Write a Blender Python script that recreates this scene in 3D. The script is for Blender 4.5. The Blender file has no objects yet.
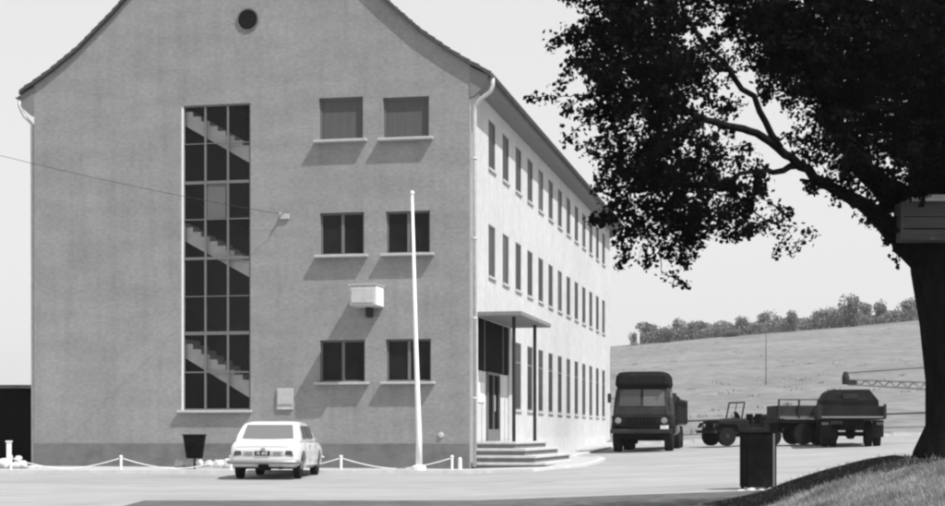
import bpy, bmesh, math, random
from mathutils import Vector, Matrix, noise
random.seed(7)
R = math.radians
S = bpy.context.scene
C = bpy.data.collections.new("place"); S.collection.children.link(C)
EYE = 1.6; F = 1600.0; CX = 472.5; HY = 434.0

def W(px, py, d):
    return Vector(((px-CX)/F*d, d, EYE+(HY-py)/F*d))

# ------------------------------------------------------------------ helpers
def tag(o, label=None, cat=None, group=None, kind=None):
    if label: o['label'] = label
    if cat: o['category'] = cat
    if group: o['group'] = group
    if kind: o['kind'] = kind
    return o

def empty(name, loc=(0,0,0), rz=0.0, label=None, cat=None, group=None):
    o = bpy.data.objects.new(name, None); C.objects.link(o)
    o.location = loc; o.rotation_euler = (0,0,rz)
    return tag(o, label, cat, group)

def copy_tree(o, parent=None):
    c = o.copy(); C.objects.link(c); c.parent = parent
    for ch in list(o.children): copy_tree(ch, c)
    return c

class MB:
    def __init__(s): s.v=[]; s.f=[]
    def add(s, vs, fs):
        n=len(s.v); s.v += [tuple(p) for p in vs]; s.f += [tuple(i+n for i in f) for f in fs]; return s
    def b(s, x0,x1,y0,y1,z0,z1):
        return s.add([(x0,y0,z0),(x1,y0,z0),(x1,y1,z0),(x0,y1,z0),(x0,y0,z1),(x1,y0,z1),(x1,y1,z1),(x0,y1,z1)],
            [(0,3,2,1),(4,5,6,7),(0,1,5,4),(1,2,6,5),(2,3,7,6),(3,0,4,7)])
    def tube(s, pts, rad, n=8, caps=True):
        pts=[Vector(p) for p in pts]
        if not hasattr(rad,'__len__'): rad=[rad]*len(pts)
        m0=len(s.v); prev=None
        for i,p in enumerate(pts):
            d=(pts[min(i+1,len(pts)-1)]-pts[max(i-1,0)]).normalized()
            if prev is None:
                a=Vector((0,0,1)) if abs(d.z)<.9 else Vector((1,0,0))
                u=d.cross(a).normalized()
            else:
                u=(prev-d*prev.dot(d)).normalized()
            prev=u; w=d.cross(u)
            for k in range(n):
                t=2*math.pi*k/n
                s.v.append(tuple(p+(u*math.cos(t)+w*math.sin(t))*rad[i]))
        for i in range(len(pts)-1):
            for k in range(n):
                a=m0+i*n+k; b2=m0+i*n+(k+1)%n
                s.f.append((a,b2,b2+n,a+n))
        if caps:
            s.f.append(tuple(m0+k for k in range(n))[::-1]); s.f.append(tuple(m0+(len(pts)-1)*n+k for k in range(n)))
        return s
    def prism(s, poly, axis, a0, a1):
        n=len(poly); vs=[]
        for a in (a0,a1):
            for (p,q) in poly:
                vs.append({'x':(a,p,q),'y':(p,a,q),'z':(p,q,a)}[axis])
        fs=[tuple(range(n))[::-1], tuple(range(n,2*n))]+[(i,(i+1)%n,(i+1)%n+n,i+n) for i in range(n)]
        return s.add(vs,fs)
    def loft(s, rings, cap=True):
        n=len(rings[0]); m0=len(s.v)
        for r in rings: s.v += [tuple(p) for p in r]
        for i in range(len(rings)-1):
            for k in range(n):
                a=m0+i*n+k; b2=m0+i*n+(k+1)%n
                s.f.append((a,b2,b2+n,a+n))
        if cap:
            s.f.append(tuple(m0+k for k in range(n))[::-1]); s.f.append(tuple(m0+(len(rings)-1)*n+k for k in range(n)))
        return s
    def disc_x(s, c, prof, n=28):
        # lathe about X axis: prof = [(dx, r)]
        rings=[]
        for dx,r in prof:
            rings.append([(c[0]+dx, c[1]+r*math.cos(2*math.pi*k/n), c[2]+r*math.sin(2*math.pi*k/n)) for k in range(n)])
        return s.loft(rings)
    def disc_z(s, c, prof, n=20):
        rings=[]
        for dz,r in prof:
            rings.append([(c[0]+r*math.cos(2*math.pi*k/n), c[1]+r*math.sin(2*math.pi*k/n), c[2]+dz) for k in range(n)])
        return s.loft(rings)
    def build(s, name, mat, parent=None, smooth=False, bevel=0, loc=(0,0,0), recalc=True, sub=0, seg=2):
        me=bpy.data.meshes.new(name); me.from_pydata(s.v,[],s.f)
        if recalc:
            bm=bmesh.new(); bm.from_mesh(me); bmesh.ops.recalc_face_normals(bm,faces=bm.faces); bm.to_mesh(me); bm.free()
        me.materials.append(mat)
        if smooth:
            for p in me.polygons: p.use_smooth=True
            if smooth=='auto':
                pass
        o=bpy.data.objects.new(name,me); C.objects.link(o); o.parent=parent; o.location=loc
        if bevel:
            m=o.modifiers.new('bevel','BEVEL'); m.width=bevel; m.segments=seg; m.limit_method='ANGLE'; m.angle_limit=R(35)
        if sub:
            m=o.modifiers.new('sub','SUBSURF'); m.levels=sub; m.render_levels=sub
        return o

def carve(o, cut):
    me=bpy.data.meshes.new('cut'); me.from_pydata(cut.v,[],cut.f)
    bm=bmesh.new(); bm.from_mesh(me); bmesh.ops.recalc_face_normals(bm,faces=bm.faces); bm.to_mesh(me); bm.free()
    c=bpy.data.objects.new('cut',me); C.objects.link(c)
    par=o.parent; o.parent=None
    m=o.modifiers.new('bool','BOOLEAN'); m.object=c; m.operation='DIFFERENCE'; m.solver='EXACT'
    dg=bpy.context.evaluated_depsgraph_get(); dg.update()
    nm=bpy.data.meshes.new_from_object(o.evaluated_get(dg))
    o.modifiers.clear(); o.data=nm; o.parent=par
    bpy.data.objects.remove(c); return o

# ------------------------------------------------------------------ materials (monochrome place: all greys)
def mat(name, v, rough=.8, amp=.0, scale=3.0, stretch=(1,1,1), bump=0.0, bscale=20.0, bdist=.02, spec=.3, metal=0.0, detail=5, amp2=0.0, scale2=.5, coat=0):
    m=bpy.data.materials.new(name); m.use_nodes=True; nt=m.node_tree; N=nt.nodes; L=nt.links
    p=N['Principled BSDF']; p.inputs['Roughness'].default_value=rough; p.inputs['Metallic'].default_value=metal
    p.inputs['Specular IOR Level'].default_value=spec
    p.inputs['Base Color'].default_value=(v,v,v,1)
    if coat: p.inputs['Coat Weight'].default_value=coat; p.inputs['Coat Roughness'].default_value=.08
    if amp or bump or amp2:
        tc=N.new('ShaderNodeTexCoord'); mp=N.new('ShaderNodeMapping'); L.new(tc.outputs['Object'],mp.inputs['Vector'])
        mp.inputs['Scale'].default_value=stretch
    def nz(sc,de,ro=.6):
        n=N.new('ShaderNodeTexNoise'); n.inputs['Scale'].default_value=sc; n.inputs['Detail'].default_value=de; n.inputs['Roughness'].default_value=ro
        L.new(mp.outputs[0],n.inputs['Vector']); return n
    def mr(src,lo,hi,a=.3,b=.7):
        r=N.new('ShaderNodeMapRange'); r.inputs['From Min'].default_value=a; r.inputs['From Max'].default_value=b
        r.inputs['To Min'].default_value=lo; r.inputs['To Max'].default_value=hi; L.new(src,r.inputs['Value']); return r
    cur=None
    if amp:
        cur=mr(nz(scale,detail).outputs['Fac'],v*(1-amp),v*(1+amp)).outputs[0]
    if amp2:
        r=mr(nz(scale2,3).outputs['Fac'],1-amp2,1+amp2).outputs[0]
        if cur is None: 
            mu=N.new('ShaderNodeMath'); mu.operation='MULTIPLY'; mu.inputs[1].default_value=v; L.new(r,mu.inputs[0]); cur=mu.outputs[0]
        else:
            mu=N.new('ShaderNodeMath'); mu.operation='MULTIPLY'; L.new(cur,mu.inputs[0]); L.new(r,mu.inputs[1]); cur=mu.outputs[0]
    if cur is not None:
        cc=N.new('ShaderNodeCombineColor')
        for k in range(3): L.new(cur,cc.inputs[k])
        L.new(cc.outputs[0],p.inputs['Base Color'])
    if bump:
        b=N.new('ShaderNodeBump'); b.inputs['Strength'].default_value=bump; b.inputs['Distance'].default_value=bdist
        L.new(nz(bscale,6,.65).outputs['Fac'],b.inputs['Height']); L.new(b.outputs[0],p.inputs['Normal'])
    return m

def glass_mat(name, tr=.8, v=.9, rough=.03):
    m=bpy.data.materials.new(name); m.use_nodes=True; nt=m.node_tree; N=nt.nodes; L=nt.links
    out=N['Material Output']; N.remove(N['Principled BSDF'])
    t=N.new('ShaderNodeBsdfTransparent'); t.inputs[0].default_value=(tr,tr,tr,1)
    g=N.new('ShaderNodeBsdfGlossy'); g.inputs[0].default_value=(v,v,v,1); g.inputs['Roughness'].default_value=rough
    fr=N.new('ShaderNodeFresnel'); fr.inputs[0].default_value=1.45
    mx=N.new('ShaderNodeMixShader'); L.new(fr.outputs[0],mx.inputs[0]); L.new(t.outputs[0],mx.inputs[1]); L.new(g.outputs[0],mx.inputs[2])
    L.new(mx.outputs[0],out.inputs['Surface']); return m

M={}
M['gable']=mat('gable_render',.28,.95,amp=.15,scale=11,stretch=(1,.6,1.2),bump=.5,bscale=30,bdist=.012,amp2=.06,scale2=.8,detail=10)  # same plaster as the side wall, its dimmer light put into the grey
def streaks(m,lo,hi,sc=(1.3,1.3,.09),scale=2.2,a=.45,b=.75):   # rain streaks running down the render
    nt=m.node_tree; N=nt.nodes; L=nt.links; p=N['Principled BSDF']; src=p.inputs['Base Color'].links[0].from_socket
    tc=N.new('ShaderNodeTexCoord'); mp=N.new('ShaderNodeMapping'); mp.inputs['Scale'].default_value=sc; L.new(tc.outputs['Object'],mp.inputs[0])
    n=N.new('ShaderNodeTexNoise'); n.inputs['Scale'].default_value=scale; n.inputs['Detail'].default_value=5; L.new(mp.outputs[0],n.inputs['Vector'])
    r_=N.new('ShaderNodeMapRange'); r_.inputs['From Min'].default_value=a; r_.inputs['From Max'].default_value=b; r_.inputs['To Min'].default_value=hi; r_.inputs['To Max'].default_value=lo; L.new(n.outputs['Fac'],r_.inputs['Value'])
    v=N.new('ShaderNodeVectorMath'); v.operation='SCALE'; L.new(src,v.inputs[0]); L.new(r_.outputs[0],v.inputs['Scale']); L.new(v.outputs[0],p.inputs['Base Color'])
streaks(M['gable'],.88,1.0); streaks(M['gable'],.93,1.02,(.3,.35,1.1),1.6,.4,.6)
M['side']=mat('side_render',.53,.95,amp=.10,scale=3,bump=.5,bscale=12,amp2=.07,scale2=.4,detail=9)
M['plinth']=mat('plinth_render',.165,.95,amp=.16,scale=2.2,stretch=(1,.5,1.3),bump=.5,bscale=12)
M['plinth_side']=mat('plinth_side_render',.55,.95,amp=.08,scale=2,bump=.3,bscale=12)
M['cornice']=mat('cornice_paint',.20,.8,amp=.08,scale=3)
M['tiles']=mat('roof_tiles',.07,.85,amp=.35,scale=9,bump=.4,bscale=30)
M['frame']=mat('window_frame_paint',.15,.6,amp=.06,scale=8)
M['frame_light']=mat('window_frame_pale',.45,.6,amp=.06,scale=8)
M['sill']=mat('sill_concrete',.44,.8,amp=.1,scale=8)
M['pane']=mat('dark_window_pane',.012,.12,spec=.14,amp=.5,scale=.8)
M['pane_side']=mat('dim_window_pane',.025,.4,spec=.15)
M['pane_side2']=mat('curtained_window_pane',.06,.45,spec=.15,amp=.2,scale=6,stretch=(5,1,.3))
M['pane_side3']=mat('black_window_pane',.025,.3,spec=.2)
M['blind']=mat('lowered_blind',.105,.8,amp=.12,scale=2,stretch=(1,14,.4),spec=.1)
M['glass']=glass_mat('stair_glass',.97,.25)
M['frosted']=mat('frosted_pane',.12,.4,amp=.1,scale=3)
M['stairs']=mat('stair_concrete',.85,.85,amp=.08,scale=4)
M['stair_in']=mat('stairwell_plaster',.07,.9,amp=.1,scale=2)
M['gutter']=mat('dull_gutter_metal',.10,.6,amp=.2,scale=5)
M['zinc']=mat('zinc_pipe',.5,.5,amp=.12,scale=6,metal=0,spec=.4)
M['white']=mat('white_paint',.8,.55,amp=.05,scale=7,spec=.4)
M['concrete']=mat('concrete',.48,.9,amp=.12,scale=5,bump=.2,bscale=40)
M['conc_dark']=mat('shaded_riser_concrete',.17,.9,amp=.15,scale=5)  # shade under the step overhangs put into a darker grey
M['kerb']=mat('kerb_stone',.52,.9,amp=.12,scale=4)
M['pave']=mat('pavement_concrete',.40,.9,amp=.1,scale=3)
M['dark_metal']=mat('dark_painted_metal',.03,.6,amp=.3,scale=9,spec=.15)
M['black']=mat('black_enamel',.008,.8,amp=.5,scale=7,spec=.04,amp2=.4,scale2=2)
M['rubber']=mat('rubber',.015,.9,amp=.2,scale=20,spec=.05)
M['olive']=mat('army_paint',.014,.6,amp=.35,scale=5,spec=.14,amp2=.3,scale2=1.5)
M['olive2']=mat('army_paint_pale',.032,.6,amp=.3,scale=5,spec=.14,amp2=.3,scale2=1.5)
M['canvas']=mat('dark_canvas',.014,.95,spec=.03,amp=.3,scale=4,bump=.5,bscale=6)
M['car']=mat('white_car_paint',.68,.25,spec=.5,coat=.6)
M['chrome']=mat('chrome_trim',.55,.2,metal=1.0)
M['steel_grey']=mat('grey_bumper',.3,.35,metal=.6)
M['carglass']=mat('car_glass',.15,.2,spec=.6)
M['darkglass']=mat('cab_glass',.04,.15,spec=.8)
M['sidelight']=mat('reflecting_cab_glass',.12,.25,spec=.4)
M['lamp_w']=mat('headlamp_lens',.24,.15,spec=.6)
M['lamp_r']=mat('tail_lamp_lens',.06,.2,spec=.5)
M['bark']=mat('tree_bark',.014,.95,amp=.4,scale=9,stretch=(1,1,.25),bump=.9,bscale=9,bdist=.08,spec=.0)
M['wood']=mat('weathered_boards',.07,.9,amp=.3,scale=5,stretch=(.25,1,4),bump=.3,bscale=20)
M['wood_dark']=mat('tarred_boards',.008,.95,amp=.4,scale=4,stretch=(6,6,.4),spec=.05)
M['skin']=mat('skin',.35,.6); M['hair']=mat('dark_hair',.02,.7); M['shirt']=mat('pale_shirt',.5,.9,amp=.1,scale=10); M['trouser']=mat('grey_trousers',.22,.9,amp=.1,scale=10)
M['stone']=mat('whitewashed_stone',.5,.95,amp=.25,scale=7,bump=.5,bscale=14)
M['post_dark']=mat('dark_rail_wood',.06,.9,amp=.2,scale=8)

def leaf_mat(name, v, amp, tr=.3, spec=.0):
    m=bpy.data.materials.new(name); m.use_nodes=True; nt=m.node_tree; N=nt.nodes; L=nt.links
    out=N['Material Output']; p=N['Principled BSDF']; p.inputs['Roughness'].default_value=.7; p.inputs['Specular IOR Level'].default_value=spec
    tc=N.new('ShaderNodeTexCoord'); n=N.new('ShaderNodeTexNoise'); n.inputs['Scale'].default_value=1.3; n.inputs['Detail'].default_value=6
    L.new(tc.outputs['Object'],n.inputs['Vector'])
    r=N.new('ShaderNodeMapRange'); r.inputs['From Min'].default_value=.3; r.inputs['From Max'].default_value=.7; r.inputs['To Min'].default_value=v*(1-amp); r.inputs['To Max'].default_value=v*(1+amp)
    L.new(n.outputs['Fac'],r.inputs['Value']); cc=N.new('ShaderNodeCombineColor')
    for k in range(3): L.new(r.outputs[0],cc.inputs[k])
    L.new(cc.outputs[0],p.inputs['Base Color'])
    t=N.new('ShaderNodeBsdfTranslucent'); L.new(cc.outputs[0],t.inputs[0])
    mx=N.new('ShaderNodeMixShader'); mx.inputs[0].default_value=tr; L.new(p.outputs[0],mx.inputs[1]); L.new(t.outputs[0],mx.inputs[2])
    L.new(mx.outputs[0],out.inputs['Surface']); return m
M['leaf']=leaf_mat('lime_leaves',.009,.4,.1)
M['leaf_far']=leaf_mat('far_foliage',.21,.5,.2)  # paler than near leaves: distance haze put into the colour
M['blade']=leaf_mat('grass_blades',.30,.45,.25)
M['bush']=leaf_mat('flower_foliage',.6,.4,.2)

def field_mat():
    m=mat('dry_meadow',.185,.98,amp=.25,scale=.7,stretch=(1,.8,1),amp2=.16,scale2=.07,bump=.25,bscale=3.0,bdist=.1,spec=.05,detail=9)
    return m
M['field']=field_mat()
M['verge']=mat('verge_grass_soil',.17,.98,amp=.45,scale=3.5,amp2=.25,scale2=.6,bump=.8,bscale=18,bdist=.04,spec=.05,detail=9)
M['road']=mat('pale_asphalt',.295,.93,amp=.10,scale=1.4,stretch=(.6,1.5,1),amp2=.11,scale2=.25,bump=.25,bscale=45,bdist=.008,spec=.15,detail=9)
M['dark_road']=mat('dark_strip_asphalt',.10,.95,amp=.3,scale=2,spec=.1)

streaks(M['side'],.9,1.0); streaks(M['plinth'],.8,1.0,(1,1,.5),3); streaks(M['road'],.9,1.0,(.06,.5,1),1.5,.5,.62); streaks(M['road'],.82,1.0,(.5,.5,1),.9,.62,.7)
# ------------------------------------------------------------------ terrain
def ss(t): t=max(0,min(1,t)); return t*t*(3-2*t)
def G(x,y):
    xx=max(0,x); xx=min(xx,40)
    return .012*min(y,85)-.012+.035*xx
def mound(x,y):
    m=.84*ss((x-2.9)/3.4)*(1-ss((y-23.2)/5.5))*ss((y-4)/9)*(1-ss((x-11)/8))
    if m>.01: m+=.05*noise.noise(Vector((x*.9,y*.9,3.1)))*min(1,m*4)
    return max(0,m)
def H(x,y):
    z=G(x,y)-.045+mound(x,y)
    if y>75.5:
        g=G(x,75.5)-.03
        crest=max(3.0,16.1+.083*max(-160,min(x,160)))
        t=(y-75.5)/(300-75.5)
        if t<=1: z=g+(crest-g)*(t*.93+.07*t*t)
        else: z=crest-(y-300)*.03
        z+=.5*noise.noise(Vector((x*.03,y*.03,0)))*min(1,(y-75.5)/60)
    return z
def sheet(name, xs, ys, zf, material, kind='structure', smooth=True):
    me=MB(); n=len(xs)
    for y in ys:
        for x in xs: me.v.append((x,y,zf(x,y)))
    for j in range(len(ys)-1):
        for i in range(n-1):
            a=j*n+i; me.f.append((a,a+1,a+n+1,a+n))
    o=me.build(name,material,None,smooth=smooth,recalc=False); o['kind']=kind; return o
def rng(a,b,st):
    out=[]; x=a
    while x<b-1e-6: out.append(x); x+=st
    out.append(b); return out
# near ground (grass verge) and the field beyond are one sheet of terrain, the field dry meadow
xs=rng(-340,-40,20)[:-1]+rng(-40,-4,4)[:-1]+rng(-4,16,.4)[:-1]+rng(16,60,4)[:-1]+rng(60,340,20)
ys=rng(-36,4,4)[:-1]+rng(4,31,.4)[:-1]+rng(31,75.5,2.5)
sheet('ground',xs,ys,H,M['verge'])
xs2=rng(-340,-60,20)[:-1]+rng(-60,120,4)[:-1]+rng(120,340,20)
ys2=rng(75.5,110,2.5)[:-1]+rng(110,310,6)[:-1]+rng(310,640,20)
sheet('meadow_hill',xs2,ys2,H,M['field'])
# the street and yard: pale asphalt
sheet('road',rng(-120,-8,8)[:-1]+rng(-8,40,2)[:-1]+rng(40,120,8),[26.4,27.6,28.7]+rng(30.2,72.5,2.0),lambda x,y:G(x,y)-.012,M['road'])
sheet('dark_strip',rng(-6.2,6.4,.7),[26.5,28.15,29.2,30.25],lambda x,y:G(x,y)-.004-.0*x,M['dark_road'])  # darker strip across the near edge of the road
# kerb at the far side of the yard
k=MB(); xk=rng(7,70,1.5)
for i in range(len(xk)-1):
    x0,x1=xk[i],xk[i+1]; z0=G(x0,72.6)
    k.b(x0,x1-.02,72.3,72.75,z0-.1,z0+.16)
k.build('far_kerb',M['kerb'])['kind']='structure'

# ------------------------------------------------------------------ camera, light, sky
cam=bpy.data.cameras.new('camera'); co=bpy.data.objects.new('camera',cam); C.objects.link(co)
co.location=(0,0,EYE); co.rotation_euler=(R(90),0,0); cam.lens=36*F/945; cam.sensor_width=36; cam.sensor_fit='HORIZONTAL'
cam.shift_y=(HY-253)/945; cam.clip_end=3000; cam.clip_start=.1
S.camera=co
sd=Vector((1.853,-1.405,3.5)).normalized()
sun=bpy.data.lights.new('sun','SUN'); so=bpy.data.objects.new('sun',sun); C.objects.link(so)
sun.energy=4.5; sun.angle=R(.5); sun.color=(1,1,1)
so.rotation_euler=(-sd).to_track_quat('-Z','Y').to_euler(); so.location=(20,-10,40)
w=bpy.data.worlds.new('World'); S.world=w; w.use_nodes=True
N=w.node_tree.nodes; L=w.node_tree.links
bg=N['Background']; sky=N.new('ShaderNodeTexSky'); sky.sky_type='NISHITA'; sky.sun_disc=False
sky.sun_elevation=math.asin(sd.z); sky.sun_rotation=math.atan2(sd.x,sd.y); sky.air_density=1.2; sky.dust_density=1.0
# blue sensitive black and white film: the sky as its blue channel
bw=N.new('ShaderNodeSeparateColor'); L.new(sky.outputs[0],bw.inputs[0]); 
veil=N.new('ShaderNodeMath'); veil.operation='MULTIPLY_ADD'; veil.inputs[1].default_value=.22; veil.inputs[2].default_value=4.3   # bright summer haze veil over the blue
L.new(bw.outputs[2],veil.inputs[0]); L.new(veil.outputs[0],bg.inputs['Color']); bg.inputs['Strength'].default_value=.12
S.view_settings.view_transform='Standard'; S.view_settings.look='None'; S.view_settings.exposure=.33; S.view_settings.gamma=1
S.cycles.pixel_filter_type='BLACKMAN_HARRIS'; S.cycles.filter_width=2.3
S.cycles.volume_bounces=1; S.cycles.max_bounces=8; S.cycles.transparent_max_bounces=12

# ------------------------------------------------------------------ the building
A=R(11.7); WD=13.57; LN=33.9
bld=empty('office_building',(-.07,46,0),R(90)-A,'three storey plastered building with tiled gable, tall stair window and white windowed side wall','building')
def gw(px):   # pixel column -> distance along the gable
    k=(px-CX)/F; return -(46*k+.07)/(.979+k*.2028)
def gz(py,wv): return EYE+(HY-py)*(46+.2028*wv)/F
PROF=[(-.55,11.97),(0,12.27),(.59,12.64),(1.48,13.28),(2.585,14.28),(6.785,18.5)]
def roofz(wv):
    t=min(wv,WD-wv)
    for (a,za),(b,zb) in zip(PROF,PROF[1:]):
        if t<=b: return za+(zb-za)*(t-a)/(b-a)
    return PROF[-1][1]
ZB=.35; ZE=11.9
def wall_holes(mb, mp, u0,u1,z0,z1, holes, depth=.16):
    us=sorted({u0,u1}|{h[0] for h in holes}|{h[1] for h in holes}); zs=sorted({z0,z1}|{h[2] for h in holes}|{h[3] for h in holes})
    for a,b in zip(us,us[1:]):
        for c,d in zip(zs,zs[1:]):
            mu,mz=(a+b)/2,(c+d)/2
            if any(h[0]<mu<h[1] and h[2]<mz<h[3] for h in holes): continue
            mb.add([mp(a,c,0),mp(b,c,0),mp(b,d,0),mp(a,d,0)],[(0,1,2,3)])
    for h in holes:
        a,b,c,d=h[:4]; dp=h[4] if len(h)>4 else depth
        mb.add([mp(a,c,0),mp(b,c,0),mp(b,c,dp),mp(a,c,dp)],[(0,1,2,3)])
        mb.add([mp(a,d,0),mp(b,d,0),mp(b,d,dp),mp(a,d,dp)],[(0,1,2,3)])
        mb.add([mp(a,c,0),mp(a,d,0),mp(a,d,dp),mp(a,c,dp)],[(0,1,2,3)])
        mb.add([mp(b,c,0),mp(b,d,0),mp(b,d,dp),mp(b,c,dp)],[(0,1,2,3)])
gm=lambda wv,z,dp:(dp,wv,z)
sm=lambda s,z,dp:(s,dp,z)
# gable windows measured on the photo
GW=[]
for (x0,x1,y0,y1) in [(319,363,97.5,140),(383,429,97,138),(320,364,212.5,255),(386,430,211,253.5),(320,365,340,382),(386,431,339,381.5)]:
    wb,wa=gw(x0),gw(x1); wm=(wa+wb)/2; GW.append((wa,wb,gz(y1,wm),gz(y0,wm)))
st0,st1=gw(250.5),gw(181.5); SZ0,SZ1=gz(410,7.7),gz(104.5,7.7)
g=MB(); wall_holes(g,gm,0,WD,ZB,ZE,GW+[(st0,st1,SZ0,SZ1,.1)])
wv=0; top=[]
ws=[0,.59,1.48,2.585,4.5,6.785,9,WD-2.585,WD-1.48,WD-.59,WD]
for a,b in zip(ws,ws[1:]):
    g.add([(0,a,ZE),(0,b,ZE),(0,b,roofz(b)-.06),(0,a,roofz(a)-.06)],[(0,1,2,3)])
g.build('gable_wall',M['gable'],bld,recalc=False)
# far gable and left side wall, so the house is closed
g=MB(); g.b(LN-.2,LN,0.01,WD-.01,ZB,ZE)
g.prism([(a,roofz(a)-.06 if a not in() else 0) for a in ws]+[(WD,ZE),(0,ZE)],'x',LN-.19,LN-.01)
g.build('rear_gable_wall',M['gable'],bld)
MB().b(.01,LN-.21,WD-.2,WD,ZB,ZE).build('rear_side_wall',M['side'],bld)
# side wall with three rows of narrow windows
WS=[]
for i in range(13):
    s=3.3+2.335*i
    WS.append((s-.55,s+.55,6.42,8.0,.07,2)); WS.append((s-.55,s+.55,9.72,11.2,.07,3))
    if i>=2: WS.append((s-.55,s+.55,2.42,4.66,.07,1))
EN=(1.15,6.3,.9,5.06,.12)
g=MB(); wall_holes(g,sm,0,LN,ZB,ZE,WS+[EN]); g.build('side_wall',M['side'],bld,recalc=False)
# plinths
g=MB(); pl=1.33
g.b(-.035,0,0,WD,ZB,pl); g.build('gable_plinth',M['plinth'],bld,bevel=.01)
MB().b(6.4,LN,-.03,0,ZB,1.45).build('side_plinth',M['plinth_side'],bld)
# gable windows
def gable_window(h,style,i):
    a,b,z0,z1=h
    fr=MB(); t=.055; X0,X1=.10,.15
    fr.b(X0,X1,a+.004,a+t,z0+.004,z1-.004).b(X0,X1,b-t,b-.004,z0+.004,z1-.004).b(X0,X1,a+t,b-t,z1-t,z1-.004).b(X0,X1,a+t,b-t,z0+.004,z0+t)
    m=(a+b)/2
    if style!='blind': fr.b(X0,X1,m-.045,m+.045,z0+t,z1-t)
    f=fr.build('window',M['frame'],bld,bevel=.006)
    if style=='blind':
        MB().b(.118,.135,a+t,b-t,z0+t,z1-t).build('blind',M['blind'],f)
    else:
        MB().b(.13,.14,a+t,m-.045,z0+t,z1-t).b(.13,.14,m+.045,b-t,z0+t,z1-t).build('pane',M['pane'],f)
    MB().b(-.19,.1,a-.13,b+.13,z0-.075,z0-.002).build('sill',M['sill'],f,bevel=.01)
for i,h in enumerate(GW): gable_window(h,'blind' if i<2 else 'dark',i)
# side windows
for (a,b,z0,z1,dp,row) in WS:
    fr=MB(); t=.06
    fr.b(a+.003,a+t,.02,.06,z0+.003,z1-.003).b(b-t,b-.003,.02,.06,z0+.003,z1-.003).b(a+t,b-t,.02,.06,z1-t,z1-.003).b(a+t,b-t,.02,.06,z0+.003,z0+t)
    if row==1: fr.b(a+t,b-t,.02,.06,z1-.7,z1-.63)
    f=fr.build('window',M['frame'],bld)
    MB().b(a+t,b-t,.04,.05,z0+t,z1-t).build('pane',random.choice([M['pane_side'],M['pane_side'],M['pane_side2'],M['pane_side3']]),f)
    MB().b(a-.05,b+.05,-.06,.02,z0-.07,z0-.002).build('sill',M['concrete'],f)
# stair window: steel bars, real flights behind clear glass
fr=MB(); X0,X1=.03,.09; t=.05
fr.b(X0,X1,st0,st0+t,SZ0,SZ1).b(X0,X1,st1-.09,st1,SZ0,SZ1).b(X0,X1,st0+t,st1-.09,SZ1-t,SZ1).b(X0,X1,st0+t,st1-.09,SZ0,SZ0+t)
cols=[gw(227.5),gw(205)]; rows=[(gz(y,7.7),th) for y,th in ((143,.03),(182,.10),(219,.035),(258,.09),(296,.03),(333,.11),(372,.045))]
for c in cols: fr.b(X0-.004,X1+.004,c-.03,c+.03,SZ0+t,SZ1-t)
for z,th in rows: fr.b(X0,X1,st0+t,st1-.09,z-th*.45,z+th*.45)
sw=fr.build('stair_window',M['frame'],bld); MB().b(.02,.095,st1-.062,st1+.0,SZ0,SZ1+.002).build('light_jamb',M['white'],sw)
edges=[st0+t]+cols+[st1-.09]; zz=[SZ0+t]+sorted(z for z,_ in rows)+[SZ1-t]
for i in range(3):
    for j in range(8):
        MB().b(.055,.06,edges[i]+.05,edges[i+1]-.05,zz[j]+.03,zz[j+1]-.03).build('pane',M['frosted'] if (i,j)==(1,5) else M['glass'],sw)
MB().b(-.13,.03,st0-.05,st1+.1,SZ0-.08,SZ0-.003).build('sill',M['sill'],sw,bevel=.01)
g=MB(); y0,y1=st0-.25,st1+.3
g.add([(.1,y0,.6),(3,y0,.6),(3,y1,.6),(.1,y1,.6),(.1,y0,12.4),(3,y0,12.4),(3,y1,12.4),(.1,y1,12.4)],[(0,1,2,3),(4,5,6,7),(1,2,6,5),(0,1,5,4),(2,3,7,6)])
# strips that close the reveal
g.b(.1,.12,y0,st0,.6,12.4).b(.1,.12,st1,y1,.6,12.4)
g.build('stairwell',M['stair_in'],bld,recalc=False)
for zl,zr in ((10.86,9.60),(7.40,6.20),(3.90,2.62)):
    slope=(zl-zr)/(st1-st0); ya,yb=st0-.2,st1+.25; n=10; run=(yb-ya)/n
    low=[(ya,zr-.2*slope),(yb,zl+.25*slope)]
    z=low[0][1]+.40; poly=[low[0]]; tops=[]
    for i in range(n):
        zt=z+run*slope*(i+1); tops+= [(ya+run*i,zt),(ya+run*(i+1),zt)]
    poly=[low[0]]+tops+[low[1]]
    MB().prism(poly,'x',.22,1.5).build('stair_flight',M['stairs'],bld)
    MB().b(2.2,2.95,ya,yb,zl+.9,zl+1.05).build('landing_slab',M['stair_in'],bld)
    # handrail
    MB().tube([(1.0,ya,low[0][1]+1.25),(1.0,yb,low[1][1]+1.3)],.02,6).build('stair_handrail',M['dark_metal'],bld)
# round attic louvre
rw,rz=gw(248),gz(20,6.8)
v=MB(); n=28
v.loft([[(dx,rw+q*math.cos(2*math.pi*k/n),rz+q*math.sin(2*math.pi*k/n)) for k in range(n)] for dx,q in ((-.011,.30),(-.03,.30),(-.03,.345),(-.001,.345))],cap=False); vent=v.build('attic_vent',M['plinth'],bld)
v=MB().disc_x((0,rw,rz),[(-.012,.30),(.0,.30)],n); v.build('louvre',M['black'],vent)
v=MB()
for i in range(-4,5):
    hw=math.sqrt(max(0,.29**2-(i*.062)**2)); v.b(-.026,-.013,rw-hw,rw+hw,rz+i*.062-.01,rz+i*.062+.01)
v.build('louvre_slats',M['dark_metal'],vent)
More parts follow.
